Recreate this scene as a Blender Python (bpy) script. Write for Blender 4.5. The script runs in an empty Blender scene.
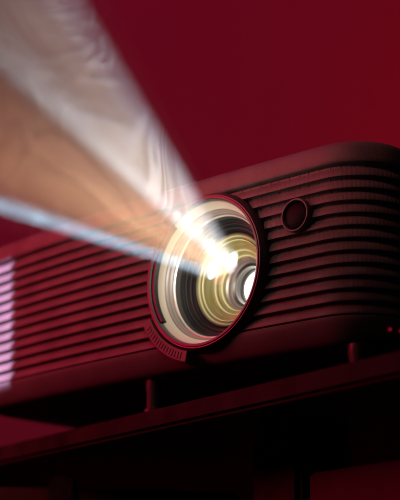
import bpy, bmesh, math, random
from mathutils import Vector, Matrix
random.seed(7)
S = bpy.context.scene
COL = S.collection
PI = math.pi

# ---------------------------------------------------------------- helpers
def obj(name, bm, mats, parent=None, smooth=True, angle=35):
    me = bpy.data.meshes.new(name)
    bmesh.ops.recalc_face_normals(bm, faces=bm.faces)
    bm.to_mesh(me); bm.free()
    for m in (mats if isinstance(mats, (list, tuple)) else [mats]):
        me.materials.append(m)
    if smooth:
        for p in me.polygons: p.use_smooth = True
        me.set_sharp_from_angle(angle=math.radians(angle))
    o = bpy.data.objects.new(name, me)
    COL.objects.link(o)
    if parent: o.parent = parent
    return o

def thing(name, label, cat, group=None):
    o = bpy.data.objects.new(name, None); COL.objects.link(o)
    o.empty_display_size = .02
    o['label'] = label; o['category'] = cat
    if group: o['group'] = group
    return o

def tag(o, label, cat=None, kind=None, group=None):
    o['label'] = label
    if cat: o['category'] = cat
    if kind: o['kind'] = kind
    if group: o['group'] = group

def lathe(bm, prof, cx, cz, n=128, mi=None, closed=False):
    """revolve (radius, y) about the axis x=cx z=cz parallel to y"""
    rings = []
    for r, y in prof:
        if r <= 1e-7:
            rings.append([bm.verts.new((cx, y, cz))])
        else:
            rings.append([bm.verts.new((cx + r*math.cos(2*PI*i/n), y, cz + r*math.sin(2*PI*i/n))) for i in range(n)])
    segs = list(range(len(prof)-1))
    if closed: segs.append(len(prof)-1)
    for k in segs:
        a, b = rings[k], rings[(k+1) % len(rings)]
        for i in range(n):
            j = (i+1) % n
            if len(a) == 1: f = bm.faces.new((a[0], b[i], b[j]))
            elif len(b) == 1: f = bm.faces.new((a[i], a[j], b[0]))
            else: f = bm.faces.new((a[i], a[j], b[j], b[i]))
            if mi: f.material_index = mi[k]

def lathe_z(bm, prof, cx, cy, n=32):
    rings = []
    for r, z in prof:
        if r <= 1e-7: rings.append([bm.verts.new((cx, cy, z))])
        else: rings.append([bm.verts.new((cx + r*math.cos(2*PI*i/n), cy + r*math.sin(2*PI*i/n), z)) for i in range(n)])
    for k in range(len(prof)-1):
        a, b = rings[k], rings[k+1]
        for i in range(n):
            j = (i+1) % n
            if len(a) == 1: bm.faces.new((a[0], b[i], b[j]))
            elif len(b) == 1: bm.faces.new((a[i], a[j], b[0]))
            else: bm.faces.new((a[i], a[j], b[j], b[i]))

def box(bm, x0, x1, y0, y1, z0, z1, M=None, bevel=0):
    b2 = bmesh.new()
    bmesh.ops.create_cube(b2, size=1)
    for v in b2.verts:
        v.co = Vector((x0+(v.co.x+.5)*(x1-x0), y0+(v.co.y+.5)*(y1-y0), z0+(v.co.z+.5)*(z1-z0)))
    if bevel:
        bmesh.ops.bevel(b2, geom=b2.edges[:], offset=bevel, segments=2, affect='EDGES', clamp_overlap=True)
    if M: b2.transform(M)
    me = bpy.data.meshes.new('t'); b2.to_mesh(me); b2.free()
    bm.from_mesh(me); bpy.data.meshes.remove(me)

# ---------------------------------------------------------------- materials
def mat(name):
    m = bpy.data.materials.new(name); m.use_nodes = True
    nt = m.node_tree
    return m, nt, nt.nodes['Principled BSDF']

def plastic(name, col, rough=.45, bump=.0, bscale=900, mottling=.12, spec=.5, metal=0, coat=0):
    m, nt, b = mat(name)
    N = nt.nodes; L = nt.links
    tc = N.new('ShaderNodeTexCoord')
    n1 = N.new('ShaderNodeTexNoise'); n1.inputs['Scale'].default_value = 45; n1.inputs['Detail'].default_value = 6
    L.new(tc.outputs['Object'], n1.inputs['Vector'])
    mr = N.new('ShaderNodeMapRange'); mr.inputs['To Min'].default_value = 1-mottling; mr.inputs['To Max'].default_value = 1+mottling
    mr.inputs['From Min'].default_value = .3; mr.inputs['From Max'].default_value = .7
    L.new(n1.outputs['Fac'], mr.inputs['Value'])
    vm = N.new('ShaderNodeVectorMath'); vm.operation = 'SCALE'; vm.inputs[0].default_value = col
    L.new(mr.outputs[0], vm.inputs['Scale'])
    L.new(vm.outputs[0], b.inputs['Base Color'])
    mr2 = N.new('ShaderNodeMapRange'); mr2.inputs['To Min'].default_value = max(.02, rough-.08); mr2.inputs['To Max'].default_value = rough+.1
    L.new(n1.outputs['Fac'], mr2.inputs['Value']); L.new(mr2.outputs[0], b.inputs['Roughness'])
    b.inputs['Specular IOR Level'].default_value = spec
    b.inputs['Metallic'].default_value = metal
    b.inputs['Coat Weight'].default_value = coat
    if bump:
        n2 = N.new('ShaderNodeTexNoise'); n2.inputs['Scale'].default_value = bscale; n2.inputs['Detail'].default_value = 3
        L.new(tc.outputs['Object'], n2.inputs['Vector'])
        bp = N.new('ShaderNodeBump'); bp.inputs['Strength'].default_value = bump; bp.inputs['Distance'].default_value = .0003
        L.new(n2.outputs['Fac'], bp.inputs['Height']); L.new(bp.outputs[0], b.inputs['Normal'])
    return m

M_case  = plastic('case_plastic', (.15, .134, .130), .5, .7, 1400, .22, spec=.35)
def grille_mat():
    m = plastic('grille_plastic', (.15, .134, .130), .5, .7, 1400, .25, spec=.35)
    nt = m.node_tree; N = nt.nodes; L = nt.links; b = N['Principled BSDF']
    tc = N.new('ShaderNodeTexCoord'); sp = N.new('ShaderNodeSeparateXYZ'); L.new(tc.outputs['Object'], sp.inputs[0])
    def m_(op, a, b_=None):
        n = N.new('ShaderNodeMath'); n.operation = op
        for i, v in enumerate((a, b_)):
            if v is None: continue
            if isinstance(v, (int, float)): n.inputs[i].default_value = v
            else: L.new(v, n.inputs[i])
        return n.outputs[0]
    # shallow upright moulding grooves, 3.5 mm apart
    w = m_('ABSOLUTE', m_('SINE', m_('MULTIPLY', m_('ADD', sp.outputs['X'], sp.outputs['Y']), math.pi/.0035)))
    g = m_('POWER', w, .25)
    old = b.inputs['Normal'].links[0].from_node
    bp = N.new('ShaderNodeBump'); bp.inputs['Strength'].default_value = .32; bp.inputs['Distance'].default_value = .0006
    L.new(g, bp.inputs['Height']); L.new(old.outputs[0], bp.inputs['Normal']); L.new(bp.outputs[0], b.inputs['Normal'])
    return m
M_grille = grille_mat()
M_base  = plastic('base_plastic', (.12, .115, .112), .7, .35, 1400, spec=.12)
M_ring  = plastic('ring_plastic', (.055, .047, .047), .4, .2, 1600)
M_cream = plastic('barrel_cream', (.52, .46, .37), .38, .1, 1500, .05)
M_taupe = plastic('barrel_taupe', (.21, .175, .155), .35, .1, 1500, .05)
M_silver= plastic('bright_trim', (.85, .82, .76), .22, 0, 1, .03, metal=.6)
M_black = plastic('barrel_black', (.006, .006, .007), .35, 0, 1, .05, spec=.3)
M_grey  = plastic('barrel_grey', (.022, .022, .024), .3, 0, 1, .05)
M_olive = plastic('lens_olive', (.20, .185, .075), .22, 0, 1, .1, metal=.35)
M_gold  = plastic('lens_gold', (.80, .74, .50), .2, 0, 1, .05, metal=.5)
M_mauve = plastic('lens_mauve', (.12, .085, .085), .3, 0, 1, .05, metal=.3)
M_foot  = plastic('foot_rubber', (.045, .04, .04), .42, 0, 1, .05, spec=.3)
M_dark  = plastic('dark_lacquer', (.018, .014, .014), .6, 1.0, 90, .6, spec=.08)

def make_glass():
    m = bpy.data.materials.new('lens_glass'); m.use_nodes = True
    nt = m.node_tree; N = nt.nodes; L = nt.links
    N.clear()
    out = N.new('ShaderNodeOutputMaterial')
    tr = N.new('ShaderNodeBsdfTransparent'); tr.inputs[0].default_value = (.97, .98, .90, 1)
    gl = N.new('ShaderNodeBsdfGlossy'); gl.inputs['Roughness'].default_value = .04; gl.inputs[0].default_value = (.9, .8, 1, 1)
    fr = N.new('ShaderNodeFresnel'); fr.inputs[0].default_value = 1.5
    m1 = N.new('ShaderNodeMixShader'); fm = N.new('ShaderNodeMath'); fm.operation = 'MULTIPLY'; fm.inputs[1].default_value = .18; L.new(fr.outputs[0], fm.inputs[0]); L.new(fm.outputs[0], m1.inputs[0]); L.new(tr.outputs[0], m1.inputs[1]); L.new(gl.outputs[0], m1.inputs[2])
    df = N.new('ShaderNodeBsdfDiffuse'); df.inputs[0].default_value = (.9, .88, .8, 1)
    tl = N.new('ShaderNodeBsdfTranslucent'); tl.inputs[0].default_value = (.9, .88, .8, 1)
    dm = N.new('ShaderNodeMixShader'); dm.inputs[0].default_value = .6; L.new(df.outputs[0], dm.inputs[1]); L.new(tl.outputs[0], dm.inputs[2])
    tc = N.new('ShaderNodeTexCoord'); nz = N.new('ShaderNodeTexNoise'); nz.inputs['Scale'].default_value = 130; nz.inputs['Detail'].default_value = 9
    L.new(tc.outputs['Object'], nz.inputs['Vector'])
    mr = N.new('ShaderNodeMapRange'); mr.inputs['From Min'].default_value = .35; mr.inputs['From Max'].default_value = .75
    mr.inputs['To Min'].default_value = .008; mr.inputs['To Max'].default_value = .075
    L.new(nz.outputs['Fac'], mr.inputs['Value'])
    m2 = N.new('ShaderNodeMixShader'); L.new(mr.outputs[0], m2.inputs[0]); L.new(m1.outputs[0], m2.inputs[1]); L.new(dm.outputs[0], m2.inputs[2])
    L.new(m2.outputs[0], out.inputs[0])
    return m
M_glass = make_glass()

def emit(name, col, s):
    m = bpy.data.materials.new(name); m.use_nodes = True
    nt = m.node_tree; nt.nodes.clear()
    o = nt.nodes.new('ShaderNodeOutputMaterial'); e = nt.nodes.new('ShaderNodeEmission')
    e.inputs[0].default_value = (*col, 1); e.inputs[1].default_value = s
    nt.links.new(e.outputs[0], o.inputs[0]); return m

def wall_mat():
    m, nt, b = mat('red_wall_paint')
    N = nt.nodes; L = nt.links
    tc = N.new('ShaderNodeTexCoord'); n1 = N.new('ShaderNodeTexNoise'); n1.inputs['Scale'].default_value = 1.4; n1.inputs['Detail'].default_value = 5
    L.new(tc.outputs['Object'], n1.inputs['Vector'])
    r = N.new('ShaderNodeValToRGB'); r.color_ramp.elements[0].color = (.30, .10, .11, 1); r.color_ramp.elements[1].color = (.36, .12, .13, 1)
    L.new(n1.outputs['Fac'], r.inputs[0]); L.new(r.outputs[0], b.inputs['Base Color'])
    b.inputs['Roughness'].default_value = .8
    return m
M_wall = wall_mat()

# ---------------------------------------------------------------- projector
LX = -.0028                                   # sideways place of the lens axis
ZC = .0395                                    # height of the lens axis
CB, XB = .2623, -.0473                        # bow of the front
def yface(x): return CB*(x-XB)**2 - CB*XB**2
proj = thing('projector', 'dark louvred video projector, its round lens throwing a bright beam', 'projector')

XR0, RC, DEPTH = .081, .034, .265             # where the right corner starts, its radius, body depth
XL0 = -.212
path = []                                     # (x, y, nx, ny) outward normals
def front_pt(x):
    s = 2*CB*(x-XB); l = math.hypot(1, s)
    return (x, yface(x), s/l, -1/l)
# left corner
p = front_pt(XL0); phi = math.atan2(p[2], -p[3])
cx, cy = p[0]-p[2]*RC, p[1]-p[3]*RC
arcL = []
for i in range(16):
    a = math.atan2(p[3], p[2]) + (-(PI) - math.atan2(p[3], p[2]))*(i/16)
    arcL.append((cx+RC*math.cos(a), cy+RC*math.sin(a), math.cos(a), math.sin(a)))
arcL.reverse()
xl = cx-RC
ybk = DEPTH
for i in range(12):
    path.append((xl, ybk + (cy-ybk)*i/12, -1, 0))
path += [(xl, cy, -1, 0)] + arcL[:]
x = XL0
pathf0 = len(path)
path = path[:-1] if abs(path[-1][0]-XL0) < 1e-6 else path
while x < XR0:
    path.append(front_pt(x)); x += .0015
p = front_pt(XR0); a0 = math.atan2(p[3], p[2])
cxr, cyr = p[0]-p[2]*RC, p[1]-p[3]*RC
for i in range(25):
    a = a0 + (0-a0)*i/24
    path.append((cxr+RC*math.cos(a), cyr+RC*math.sin(a), math.cos(a), math.sin(a)))
xr = cxr+RC
n_ = 40
for i in range(1, n_+1):
    path.append((xr, cyr+(ybk-cyr)*i/n_, 1, 0))

def sweep(bm, prof, cut=.0448, capz=None):
    """sweep (offset, z) round the plan path, leaving the round lens opening out"""
    V = [[bm.verts.new((x+nx*o, y+ny*o, z)) for (o, z) in prof] for (x, y, nx, ny) in path]
    def inside(v): return v.co.y < .03 and math.hypot(v.co.x-LX, v.co.z-ZC) < cut
    for i in range(len(V)-1):
        for k in range(len(prof)-1):
            q = (V[i][k], V[i+1][k], V[i+1][k+1], V[i][k+1])
            if any(inside(v) for v in q): continue
            bm.faces.new(q)
    return V
def closeback(bm, V):
    for k in range(len(V[0])-1):
        bm.faces.new((V[0][k], V[0][k+1], V[-1][k+1], V[-1][k]))
def clean(bm):
    for v in [v for v in bm.verts if not v.link_faces]: bm.verts.remove(v)

GT = .0852                                    # top of the grille
# top cover
bm = bmesh.new()
prof = [(-.030, .1013), (-.014, .1012), (-.008, .1007), (-.0038, .0997), (-.0014, .0980), (-.0004, .0954), (-.0002, .092), (0, .0895), (0, .0872), (-.0006, .0862), (-.0025, .0858), (-.0042, GT)]
pr2 = []
V = sweep(bm, prof); closeback(bm, V)
bm.faces.new([v[0] for v in V])
clean(bm)
top = obj('top_cover', bm, M_case, proj, angle=50)

# louvred grille
NS = 12; PT = GT/NS
bm = bmesh.new()
prof = []
GAP = .0026
for k in range(NS):
    zt = GT - k*PT
    zs = zt-GAP
    prof += [(-.0028, zt), (-.0030, zt-.0008), (-.0028, zt-.0014), (-.0021, zt-.0019), (-.0017, zt-.0028),
             (-.0009, zt-.0036), (-.0004, zt-.0048)]
    zb = zt-PT
    prof += [(.0002, zb+.0007), (.0001, zb+.0003), (-.0006, zb+.0001), (-.0024, zb+.00004)]
prof.append((-.0042, 0))
V = sweep(bm, prof); closeback(bm, V); clean(bm)
# fine upright ribs standing in the gaps
s = 0; last = None; nextd = .004
for i in range(1, len(path)):
    x0, y0, nx, ny = path[i]; xp, yp = path[i-1][:2]
    s += math.hypot(x0-xp, y0-yp)
    if s < nextd: continue
    nextd += .0070
    T = Vector((-ny, nx, 0)); Nn = Vector((nx, ny, 0)); P0 = Vector((x0, y0, 0))
    for k in range(NS):
        zt = GT-k*PT
        zm = zt-GAP/2
        if y0 < .03 and math.hypot(x0-LX, zm-ZC) < .048: continue
        vs = []
        for (tt, oo, zz) in ((-1,-.0030,zt),(1,-.0030,zt),(1,-.0026,zt),(-1,-.0026,zt),(-1,-.0030,zt-GAP),(1,-.0030,zt-GAP),(1,-.0026,zt-GAP),(-1,-.0026,zt-GAP)):
            q = P0+T*(tt*.00035)+Nn*oo; vs.append(bm.verts.new((q.x, q.y, zz)))
        for f in ((0,1,2,3),(4,7,6,5),(0,3,7,4),(1,5,6,2),(2,6,7,3),(0,4,5,1)):
            bm.faces.new([vs[q] for q in f])
grille = obj('front_grille', bm, M_grille, proj, angle=40)

# base tray
bm = bmesh.new()
prof = [(-.0042, -.00002), (-.0010, -.0004), (.0004, -.0010), (.0006, -.0020), (.0002, -.0040), (-.0012, -.0070), (-.0030, -.0100), (-.0050, -.0128), (-.0072, -.0146), (-.011, -.0158), (-.030, -.0160)]
V = sweep(bm, prof); closeback(bm, V)
bm.faces.new([v[-1] for v in V][::-1])
clean(bm)
base = obj('base_tray', bm, M_base, proj, angle=50)

# lens surround ring
bm = bmesh.new()
lathe(bm, [(.0428, .012), (.0428, -.0030), (.0431, -.0040), (.0437, -.0045), (.0447, -.0045), (.0450, -.0040), (.0454, -.0040), (.0458, -.0041), (.0466, -.0028), (.0472, -.0018), (.0476, -.0004), (.0478, .0010), (.0478, .010)], LX, ZC, 160)
ring = obj('lens_surround', bm, M_ring, proj, angle=28)
# knurled focus lever on the ring's lower left
bm = bmesh.new()
def arcslab(bm, a0, a1, r0, r1, y0, y1, n):
    V = []
    for i in range(n+1):
        a = math.radians(a0+(a1-a0)*i/n); c, s_ = math.cos(a), math.sin(a)
        V.append([bm.verts.new((LX+r*c, y, ZC+r*s_)) for r, y in ((r0, y0), (r1-.0008, y0), (r1, y0+.0009), (r1, y1), (r0, y1))])
    for i in range(n):
        for k in range(5): bm.faces.new((V[i][k], V[i+1][k], V[i+1][(k+1) % 5], V[i][(k+1) % 5]))
    bm.faces.new(V[0]); bm.faces.new(V[-1][::-1])
arcslab(bm, 208, 258, .0474, .0545, -.0048, .0045, 30)
for k in range(15):
    a = 212.5+k*2.8
    arcslab(bm, a, a+1.5, .0490, .0532, -.0052, -.0046, 2)
obj('focus_lever', bm, M_case, ring, angle=30)
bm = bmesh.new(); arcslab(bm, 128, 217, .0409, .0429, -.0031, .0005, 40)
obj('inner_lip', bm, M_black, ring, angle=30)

# recessed barrel: cream cone, taupe step, bright lip, black baffles
bm = bmesh.new()
prof = [(.0430, -.0012), (.0424, -.0008), (.0412, .0012), (.0401, .0032), (.0394, .0048)]
prof += [(.0390, .0050), (.0387, .0056), (.0384, .0072), (.0382, .0073), (.0378, .0090), (.0374, .0098)]
lathe(bm, prof, LX, ZC, 160, mi=[0]*4+[1]*6)
barrel = obj('lens_barrel', bm, [M_cream, M_taupe], proj, angle=25)
bm = bmesh.new()
lathe(bm, [(.0376, .0101), (.0373, .0094), (.0368, .0095), (.0364, .0101), (.0363, .0110)], LX, ZC, 160)
obj('trim_ring', bm, M_silver, barrel, angle=60)
bm = bmesh.new()
prof = [(.0363, .0108), (.0360, .0125), (.0356, .0140), (.0352, .0142), (.0349, .0158), (.0340, .0165), (.0333, .0164), (.0331, .0170), (.0330, .0185),
        (.0318, .0190), (.0314, .0187), (.0310, .0190), (.0309, .0205), (.0292, .0212), (.0287, .0205), (.0281, .0204), (.0275, .0210)]
mi = [1,1,0,0,0,0,1,0,0,0,1,0,0,0,1,1]
lathe(bm, prof, LX, ZC, 160, mi=mi)
obj('baffle_rings', bm, [M_black, M_grey], barrel, angle=25)

# stepped gold cone behind the front glass
bm = bmesh.new()
st = [(.0277, .0208, 0), (.0270, .0214, 1), (.0266, .0224, 0), (.0254, .0232, 0), (.0250, .0226, 1), (.0246, .0232, 0), (.0243, .0250, 0), (.0229, .0258, 1), (.0225, .0254, 0), (.0221, .0262, 0),
      (.0218, .0280, 0), (.0206, .0286, 1), (.0199, .0281, 1), (.0194, .0290, 0), (.0192, .0310, 0), (.0178, .0318, 1), (.0172, .0312, 1), (.0167, .0320, 0), (.0163, .0342, 2), (.0150, .0350, 2), (.0146, .0346, 2),
      (.0141, .0354, 2), (.0137, .0376, 3), (.0124, .0384, 3), (.0120, .0382, 2), (.0116, .0392, 3), (.0112, .0415, 3), (.0105, .0420, 3), (.0100, .0430, 2), (.0096, .0436, 2)]
lathe(bm, [(r, y) for r, y, _ in st], LX, ZC, 128, mi=[k for _, _, k in st])
cone = obj('lens_group', bm, [M_olive, M_gold, M_mauve, M_black], proj, angle=25)
bm = bmesh.new()
lathe(bm, [(.0097, .0440), (.0075, .0432), (.004, .0428), (0, .0427)], LX, ZC, 64)
obj('rear_lens', bm, emit('lamp_glow', (1, .97, .93), 9), cone)
# front glass
bm = bmesh.new()
prof = [(.0276, .0206)] + [(.0276*math.sin(t), .0206-.0085*(math.cos(t)-math.cos(1.25))/(1-math.cos(1.25))*1.0) for t in [1.25*(1-i/18) for i in range(1, 19)]]
prof = [(.0276*math.sin(t)/math.sin(1.25), .0206-.0085*(math.cos(t)-math.cos(1.25))/(1-math.cos(1.25))) for t in [1.25*(1-i/20) for i in range(0, 21)]]
lathe(bm, prof, LX, ZC, 96)
obj('front_glass', bm, M_glass, proj)

# round remote sensor window
sx, sz = .0650, .0600; sy = yface(sx)-.0016
bm = bmesh.new()
lathe(bm, [(.0098, sy+.006), (.0098, sy-.0008), (.0094, sy-.0015), (.0087, sy-.0015), (.0083, sy-.0008), (.0082, sy+.002)], sx, sz, 64)
srg = obj('sensor_ring', bm, M_case, proj, angle=28)
bm = bmesh.new()
lathe(bm, [(.0083, sy+.0012), (.0074, sy+.0008), (.0072, sy-.0002), (.0060, sy-.0008), (.003, sy-.0012), (0, sy-.0013)], sx, sz, 64)
obj('sensor_window', bm, plastic('sensor_window', (.010, .006, .008), .45, 0, 1, 0, spec=.05), srg)

# feet
TZ = -.0365                                   # tabletop height
def foot(x, y, r=.0052):
    bm = bmesh.new()
    lathe_z(bm, [(r*.95, -.0152), (r*1.0, -.020), (r*.86, -.024), (r*.84, TZ+.004), (r*1.15, TZ+.003), (r*1.2, TZ+.0006), (r*1.1, TZ), (0, TZ)], x, y, 40)
    return obj('foot', bm, M_foot, proj)
foot(-.0590, .014, .0050); foot(.0945, .018, .0062); foot(-.20, .21, .0065); foot(.09, .22, .0065)

# two tiny red glints low on the right side, added as glowing dots
M_glint = emit('glint_red', (1, .01, .06), .16)
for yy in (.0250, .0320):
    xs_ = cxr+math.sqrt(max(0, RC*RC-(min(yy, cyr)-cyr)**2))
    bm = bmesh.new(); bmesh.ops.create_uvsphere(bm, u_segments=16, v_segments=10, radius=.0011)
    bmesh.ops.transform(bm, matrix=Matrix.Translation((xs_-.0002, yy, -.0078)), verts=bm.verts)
    obj('glint_dot', bm, M_glint, proj)

# ---------------------------------------------------------------- table
rotT = math.atan2(-.175, 1)
tab = thing('table', 'narrow dark table with a slim front edge under the projector', 'table')
MT = Matrix.Translation((0, -.008, 0)) @ Matrix.Rotation(rotT, 4, 'Z')
bm = bmesh.new()
box(bm, -.75, .62, 0, .30, TZ-.0125, TZ, MT, bevel=.0022)
obj('tabletop', bm, M_dark, tab, angle=40)
for lx, ly in ((-.70, .03), (-.010, .085), (-.70, .26), (.57, .03), (.57, .26)):
    bm = bmesh.new()
    box(bm, lx-.022, lx+.022, ly-.022, ly+.022, -.93, TZ-.0127, MT, bevel=.003)
    obj('leg', bm, M_dark, tab)

M_under = plastic('drawer_lacquer', (.05, .025, .03), .6, .2, 40, .3, spec=.15)
bm = bmesh.new(); box(bm, .022, .40, .062, .27, -.17, -.0750, MT, bevel=.002)
dr = obj('drawer', bm, M_under, tab)
bm = bmesh.new(); box(bm, .16, .24, .054, .0615, -.128, -.120, MT, bevel=.002)
obj('handle', bm, M_foot, dr)
# ---------------------------------------------------------------- room
VA = .7756                                     # camera azimuth
C0 = Vector((.5382, -.5572, -.1816))
fw = Vector((-math.sin(VA), math.cos(VA), 0)); rt = Vector((math.cos(VA), math.sin(VA), 0))
MW = Matrix(((rt.x, fw.x, 0, C0.x), (rt.y, fw.y, 0, C0.y), (0, 0, 1, 0), (0, 0, 0, 1)))   # room axes square to the back wall
bm = bmesh.new(); box(bm, -.26, .030, .955, .985, -.115, -.0655, MW, bevel=.003)
obj('cross_bar', bm, M_under, tab)
bm = bmesh.new(); box(bm, -.0980, -.0790, .925, .945, -.93, -.0600, MW, bevel=.003)
obj('brace', bm, M_dark, tab)
bm = bmesh.new(); box(bm, -3.5, 3.5, 3.0, 3.1, -.95, 2.2, MW)
w = obj('wall', bm, M_wall, smooth=False); tag(w, 'plain wall washed in deep red light behind the projector', 'wall')
bm = bmesh.new(); box(bm, -3.5, 3.5, -1.5, 3.0, -1.0, -.952, MW)
fl = obj('floor', bm, M_dark, smooth=False); fl['kind'] = 'structure'

# ---------------------------------------------------------------- smoke in the beam
TX, TZ0, TZ1 = .345, .130, .475                # half width and the lower / upper slope of the thrown picture
AP = Vector((LX, .0385, ZC))                    # where the beam leaves
bm = bmesh.new()
def sec(y, pad):
    d = AP.y-y
    return [bm.verts.new((LX+sx_*(TX*d+pad), y, ZC+zz)) for sx_, zz in ((-1, TZ0*d-pad), (1, TZ0*d-pad), (1, TZ1*d+pad), (-1, TZ1*d+pad))]
a = sec(.0115, .004); b = sec(-.60, .03)
for i in range(4): bm.faces.new((a[i], a[(i+1) % 4], b[(i+1) % 4], b[i]))
bm.faces.new(a[::-1]); bm.faces.new(b)
m = bpy.data.materials.new('smoke'); m.use_nodes = True
nt = m.node_tree; N = nt.nodes; L = nt.links; N.clear()
out = N.new('ShaderNodeOutputMaterial'); vs = N.new('ShaderNodeVolumeScatter')
vs.inputs['Color'].default_value = (1, 1, 1, 1); vs.inputs['Anisotropy'].default_value = 0.0
L.new(vs.outputs[0], out.inputs['Volume'])
geo = N.new('ShaderNodeNewGeometry')
# curling sheets of smoke, drawn out along the camera's line of sight
comb = N.new('ShaderNodeCombineXYZ')
for i, (ax, k) in enumerate((((.7175, .6964, .0169), 1.0), ((.1898, -.2188, .9571), 1.0), ((-.6702, .6835, .2892), .12))):
    dp = N.new('ShaderNodeVectorMath'); dp.operation = 'DOT_PRODUCT'; dp.inputs[1].default_value = [c_*k for c_ in ax]
    L.new(geo.outputs['Position'], dp.inputs[0]); L.new(dp.outputs['Value'], comb.inputs[i])
def noise(vec, scale, detail, dist=0, rough=.5):
    n = N.new('ShaderNodeTexNoise'); n.inputs['Scale'].default_value = scale; n.inputs['Detail'].default_value = detail
    n.inputs['Distortion'].default_value = dist; n.inputs['Roughness'].default_value = rough
    L.new(vec, n.inputs['Vector']); return n
def vmath(x, f=None):
    n = N.new('ShaderNodeMath')
    return n
def M2(op, a_, b_, clamp=False):
    n = N.new('ShaderNodeMath'); n.operation = op; n.use_clamp = clamp
    for i, v_ in enumerate((a_, b_)):
        if v_ is None: continue
        if isinstance(v_, (int, float)): n.inputs[i].default_value = v_
        else: L.new(v_, n.inputs[i])
    return n.outputs[0]
nw = noise(comb.outputs[0], 9, 1)
sc = N.new('ShaderNodeVectorMath'); sc.operation = 'MULTIPLY_ADD'; sc.inputs[1].default_value = (.14, .14, .14)
L.new(nw.outputs['Color'], sc.inputs[0]); L.new(comb.outputs[0], sc.inputs[2])
nA = noise(sc.outputs[0], 11, 2, .5)
body = N.new('ShaderNodeMapRange'); body.inputs['From Min'].default_value = .38; body.inputs['From Max'].default_value = .66
body.inputs['To Min'].default_value = .72; body.inputs['To Max'].default_value = 1.3
L.new(nA.outputs['Fac'], body.inputs['Value'])
nB = noise(sc.outputs[0], 15, 1.5, 2.2)
wv = M2('SINE', M2('MULTIPLY', nB.outputs['Fac'], 44), None)
wv = M2('ADD', M2('MULTIPLY', wv, .5), .5)
wisp = M2('POWER', wv, 3.5)
sel = N.new('ShaderNodeMapRange'); sel.inputs['From Min'].default_value = .46; sel.inputs['From Max'].default_value = .60
sel.inputs['To Min'].default_value = .15; sel.inputs['To Max'].default_value = 1.05
nS = noise(geo.outputs['Position'], 7, 1); L.new(nS.outputs['Fac'], sel.inputs['Value'])
spq = N.new('ShaderNodeSeparateXYZ'); L.new(geo.outputs['Position'], spq.inputs[0])
zone = N.new('ShaderNodeMapRange'); zone.inputs['From Min'].default_value = -.24; zone.inputs['From Max'].default_value = -.12
zone.inputs['To Min'].default_value = .15; zone.inputs['To Max'].default_value = 1.0; L.new(spq.outputs['Y'], zone.inputs['Value'])
fine = M2('ADD', .78, M2('MULTIPLY', M2('MULTIPLY', wisp, sel.outputs[0]), zone.outputs[0]))
spz = N.new('ShaderNodeSeparateXYZ'); L.new(geo.outputs['Position'], spz.inputs[0])
near = N.new('ShaderNodeMapRange'); near.inputs['From Min'].default_value = .012; near.inputs['From Max'].default_value = -.22
near.inputs['To Min'].default_value = .17; near.inputs['To Max'].default_value = 1.0
L.new(spz.outputs['Y'], near.inputs['Value'])
den = M2('MULTIPLY', M2('MULTIPLY', M2('MULTIPLY', body.outputs[0], fine), near.outputs[0]), 9.5)
L.new(den, vs.inputs['Density'])
sm = obj('smoke', bm, m, smooth=False); sm['kind'] = 'stuff'; tag(sm, 'swirling smoke lit up by the projector beam')
m.cycles.volume_step_rate = .14 if hasattr(m.cycles, 'volume_step_rate') else 1

# ---------------------------------------------------------------- lights
def lamp(kind, name, loc, energy, col, **kw):
    l = bpy.data.lights.new(name, kind); l.energy = energy; l.color = col
    for k, v in kw.items(): setattr(l, k, v)
    o = bpy.data.objects.new(name, l); COL.objects.link(o); o.location = loc
    return o
def aim(o, tgt):
    o.rotation_euler = (Vector(tgt)-o.location).to_track_quat('-Z', 'Y').to_euler()

# the picture the projector throws: a spot with its light coloured by direction
pl = lamp('SPOT', 'beam_lamp', AP, 9.5, (1, 1, 1), shadow_soft_size=.0038, spot_size=math.radians(75), spot_blend=0)
aim(pl, AP+Vector((0, -1, .3)))
ln = pl.data; ln.use_nodes = True
nt = ln.node_tree; N = nt.nodes; L = nt.links
em = N['Emission']
g = N.new('ShaderNodeNewGeometry'); sp = N.new('ShaderNodeSeparateXYZ'); L.new(g.outputs['Incoming'], sp.inputs[0])
def mth(op, a, b=None, c=None, clamp=False):
    n = N.new('ShaderNodeMath'); n.operation = op; n.use_clamp = clamp
    for i, v in enumerate((a, b, c)):
        if v is None: continue
        if isinstance(v, (int, float)): n.inputs[i].default_value = v
        else: L.new(v, n.inputs[i])
    return n.outputs[0]
ny = mth('MULTIPLY', sp.outputs['Y'], -1)
h = mth('DIVIDE', sp.outputs['X'], ny)         # tangent sideways
v = mth('DIVIDE', sp.outputs['Z'], ny)         # tangent upwards
def sstep(x, a, b):
    n = N.new('ShaderNodeMapRange'); n.interpolation_type = 'SMOOTHSTEP'; n.clamp = True
    L.new(x, n.inputs['Value']); n.inputs['From Min'].default_value = a; n.inputs['From Max'].default_value = b
    return n.outputs[0]
def gauss(x0, z0, sx_, sz_, ang=0):
    dx = mth('SUBTRACT', h, x0); dz = mth('SUBTRACT', v, z0)
    c, s_ = math.cos(ang), math.sin(ang)
    u = mth('ADD', mth('MULTIPLY', dx, c/sx_), mth('MULTIPLY', dz, s_/sx_))
    w_ = mth('ADD', mth('MULTIPLY', dx, -s_/sz_), mth('MULTIPLY', dz, c/sz_))
    r2 = mth('ADD', mth('MULTIPLY', u, u), mth('MULTIPLY', w_, w_))
    return mth('POWER', 2.718, mth('MULTIPLY', r2, -1))
mask = mth('MULTIPLY', mth('MULTIPLY', sstep(h, -TX-.003, -TX+.003), sstep(h, TX+.003, TX-.003)),
           mth('MULTIPLY', sstep(v, TZ0-.003, TZ0+.003), sstep(v, TZ1+.003, TZ1-.003)))
acc = None
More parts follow.
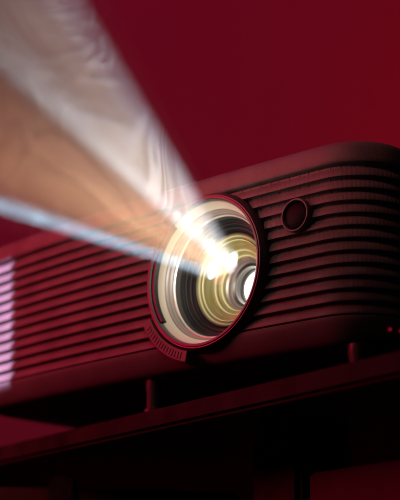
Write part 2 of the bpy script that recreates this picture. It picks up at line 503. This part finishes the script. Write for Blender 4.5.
def add(col, f):
    global acc
    n = N.new('ShaderNodeVectorMath'); n.operation = 'SCALE'; n.inputs[0].default_value = col; L.new(f, n.inputs['Scale'])
    if acc is None: acc = n.outputs[0]
    else:
        a_ = N.new('ShaderNodeVectorMath'); a_.operation = 'ADD'; L.new(acc, a_.inputs[0]); L.new(n.outputs[0], a_.inputs[1]); acc = a_.outputs[0]
one = mth('ADD', mth('MULTIPLY', h, 0), 1)
add((.28, .20, .135), one)                                         # dull base of the picture
add((.74, .40, .22), gauss(-.20, .26, .20, .14))                  # warm orange field, lower left
add((9, 17, 24), gauss(-.330, .146, .030, .024))                 # cold bright corner, lower left
add((1.35, 1.7, 2.0), gauss(.0, .405, .22, .021, -.58))
add((.45, .20, .12), gauss(-.12, .40, .16, .08))          # white streak
add((.95, .86, .60), gauss(.30, .32, .10, .10))                   # pale upper right
add((3.0, 3.4, 4.6), sstep(h, TX-.035, TX-.010))                  # cold frame line at the right
add((.5, .55, .7), sstep(v, TZ1-.03, TZ1-.008))
cb = N.new('ShaderNodeCombineXYZ'); L.new(h, cb.inputs[0]); L.new(v, cb.inputs[1])       # fine detail of the thrown picture
pn = N.new('ShaderNodeTexNoise'); pn.inputs['Scale'].default_value = 15; pn.inputs['Detail'].default_value = 4; L.new(cb.outputs[0], pn.inputs['Vector'])
pm = N.new('ShaderNodeMapRange'); pm.inputs['From Min'].default_value = .40; pm.inputs['From Max'].default_value = .62
pm.inputs['To Min'].default_value = .62; pm.inputs['To Max'].default_value = 1.35; L.new(pn.outputs['Fac'], pm.inputs['Value'])
mk = N.new('ShaderNodeVectorMath'); mk.operation = 'SCALE'; L.new(acc, mk.inputs[0]); L.new(mth('MULTIPLY', mask, pm.outputs[0]), mk.inputs['Scale'])
L.new(mk.outputs[0], em.inputs['Color']); em.inputs['Strength'].default_value = 1.0

# unseen point lamp added to stand for glare off the front glass
lamp('POINT', 'lens_glare_fill', (LX-.003, .0085, ZC+.006), .05, (1, .93, .82), shadow_soft_size=0)

# red stage light from the left, dim warm light from the front, red wash on the wall
o = lamp('AREA', 'red_stage_light', (-.66, -.66, .36), 6.6, (1, .012, .075), shape='DISK', size=.35); aim(o, (-.12, 0, .05))
o = lamp('AREA', 'dim_front_light', (-.15, -1.3, .75), 7.5, (1, .27, .26), shape='DISK', size=.4); aim(o, (.05, 0, .05))
o = lamp('SPOT', 'wall_wash', MW @ Vector((1.5, 1.7, .2)), 52, (1, .0, .02), shadow_soft_size=.1, spot_size=math.radians(120), spot_blend=1); aim(o, MW @ Vector((1.5, 3.0, 1.1)))
o = lamp('AREA', 'wall_fill', MW @ Vector((-1.0, 1.4, 1.9)), 10, (1, .0, .26), shape='DISK', size=.8); aim(o, MW @ Vector((-.2, 3.0, .5)))
# framed lavender spot that falls on the left end of the grille
LV = Vector((-.40, -.60, .34)); tl = Vector((-.215, .008, .038))
o = lamp('SPOT', 'lavender_spot', LV, 85, (.86, .56, 1), shadow_soft_size=.002, spot_size=math.radians(30), spot_blend=0); aim(o, tl)
o.data.use_nodes = True; nt = o.data.node_tree; N = nt.nodes; L = nt.links; em = N['Emission']
g = N.new('ShaderNodeNewGeometry'); sp = N.new('ShaderNodeSeparateXYZ'); L.new(g.outputs['Incoming'], sp.inputs[0])
ny = mth('ABSOLUTE', sp.outputs['Y'])
yy = .012
sgn = mth('SIGN', sp.outputs['Y'])
hx = mth('DIVIDE', sp.outputs['X'], sp.outputs['Y']); vz = mth('DIVIDE', sp.outputs['Z'], sp.outputs['Y'])
def fx(x): return (x-LV.x)/(yy-LV.y)
def fz(z): return (z-LV.z)/(yy-LV.y)
mk = mth('MULTIPLY', mth('MULTIPLY', sstep(mth('ADD', hx, mth('MULTIPLY', vz, .10)), fx(-.190)+.10*fz(.038)+.003, fx(-.190)+.10*fz(.038)-.003), sstep(hx, fx(-.26), fx(-.255))),
         mth('MULTIPLY', sstep(vz, fz(-.0075)-.003, fz(-.0075)+.003), sstep(vz, fz(.0835)+.003, fz(.0835)-.003)))
L.new(mk, em.inputs['Strength'])

# ---------------------------------------------------------------- world
W = bpy.data.worlds.new('World'); S.world = W; W.use_nodes = True
W.node_tree.nodes['Background'].inputs[0].default_value = (.5, .33, .38, 1)
W.node_tree.nodes['Background'].inputs[1].default_value = .014

# ---------------------------------------------------------------- camera
cd = bpy.data.cameras.new('camera'); cam = bpy.data.objects.new('camera', cd); COL.objects.link(cam); S.camera = cam
r = Vector((.7175, .6964, .0169)); u = Vector((.1898, -.2188, .9571)); d = Vector((-.6702, .6835, .2892))
r.normalize(); u = (u-r*u.dot(r)).normalized(); bk = r.cross(u)
Mx = Matrix(((r.x, u.x, bk.x, C0.x), (r.y, u.y, bk.y, C0.y), (r.z, u.z, bk.z, C0.z), (0, 0, 0, 1)))
cam.matrix_world = Mx
cd.sensor_fit = 'VERTICAL'; cd.sensor_height = 36; cd.lens = 1380.12/500*36
cd.clip_start = .02; cd.clip_end = 100
cd.dof.use_dof = True; cd.dof.focus_distance = .78; cd.dof.aperture_fstop = 7

# ---------------------------------------------------------------- render
S.render.engine = 'CYCLES'
c = S.cycles
c.use_denoising = True; c.volume_bounces = 0; c.max_bounces = 8; c.diffuse_bounces = 3; c.glossy_bounces = 3
c.transparent_max_bounces = 12; c.volume_max_steps = 512; c.caustics_reflective = False; c.caustics_refractive = False
c.sample_clamp_indirect = 4
S.view_settings.view_transform = 'Standard'; S.view_settings.look = 'None'
S.view_settings.exposure = 0; S.view_settings.gamma = 1
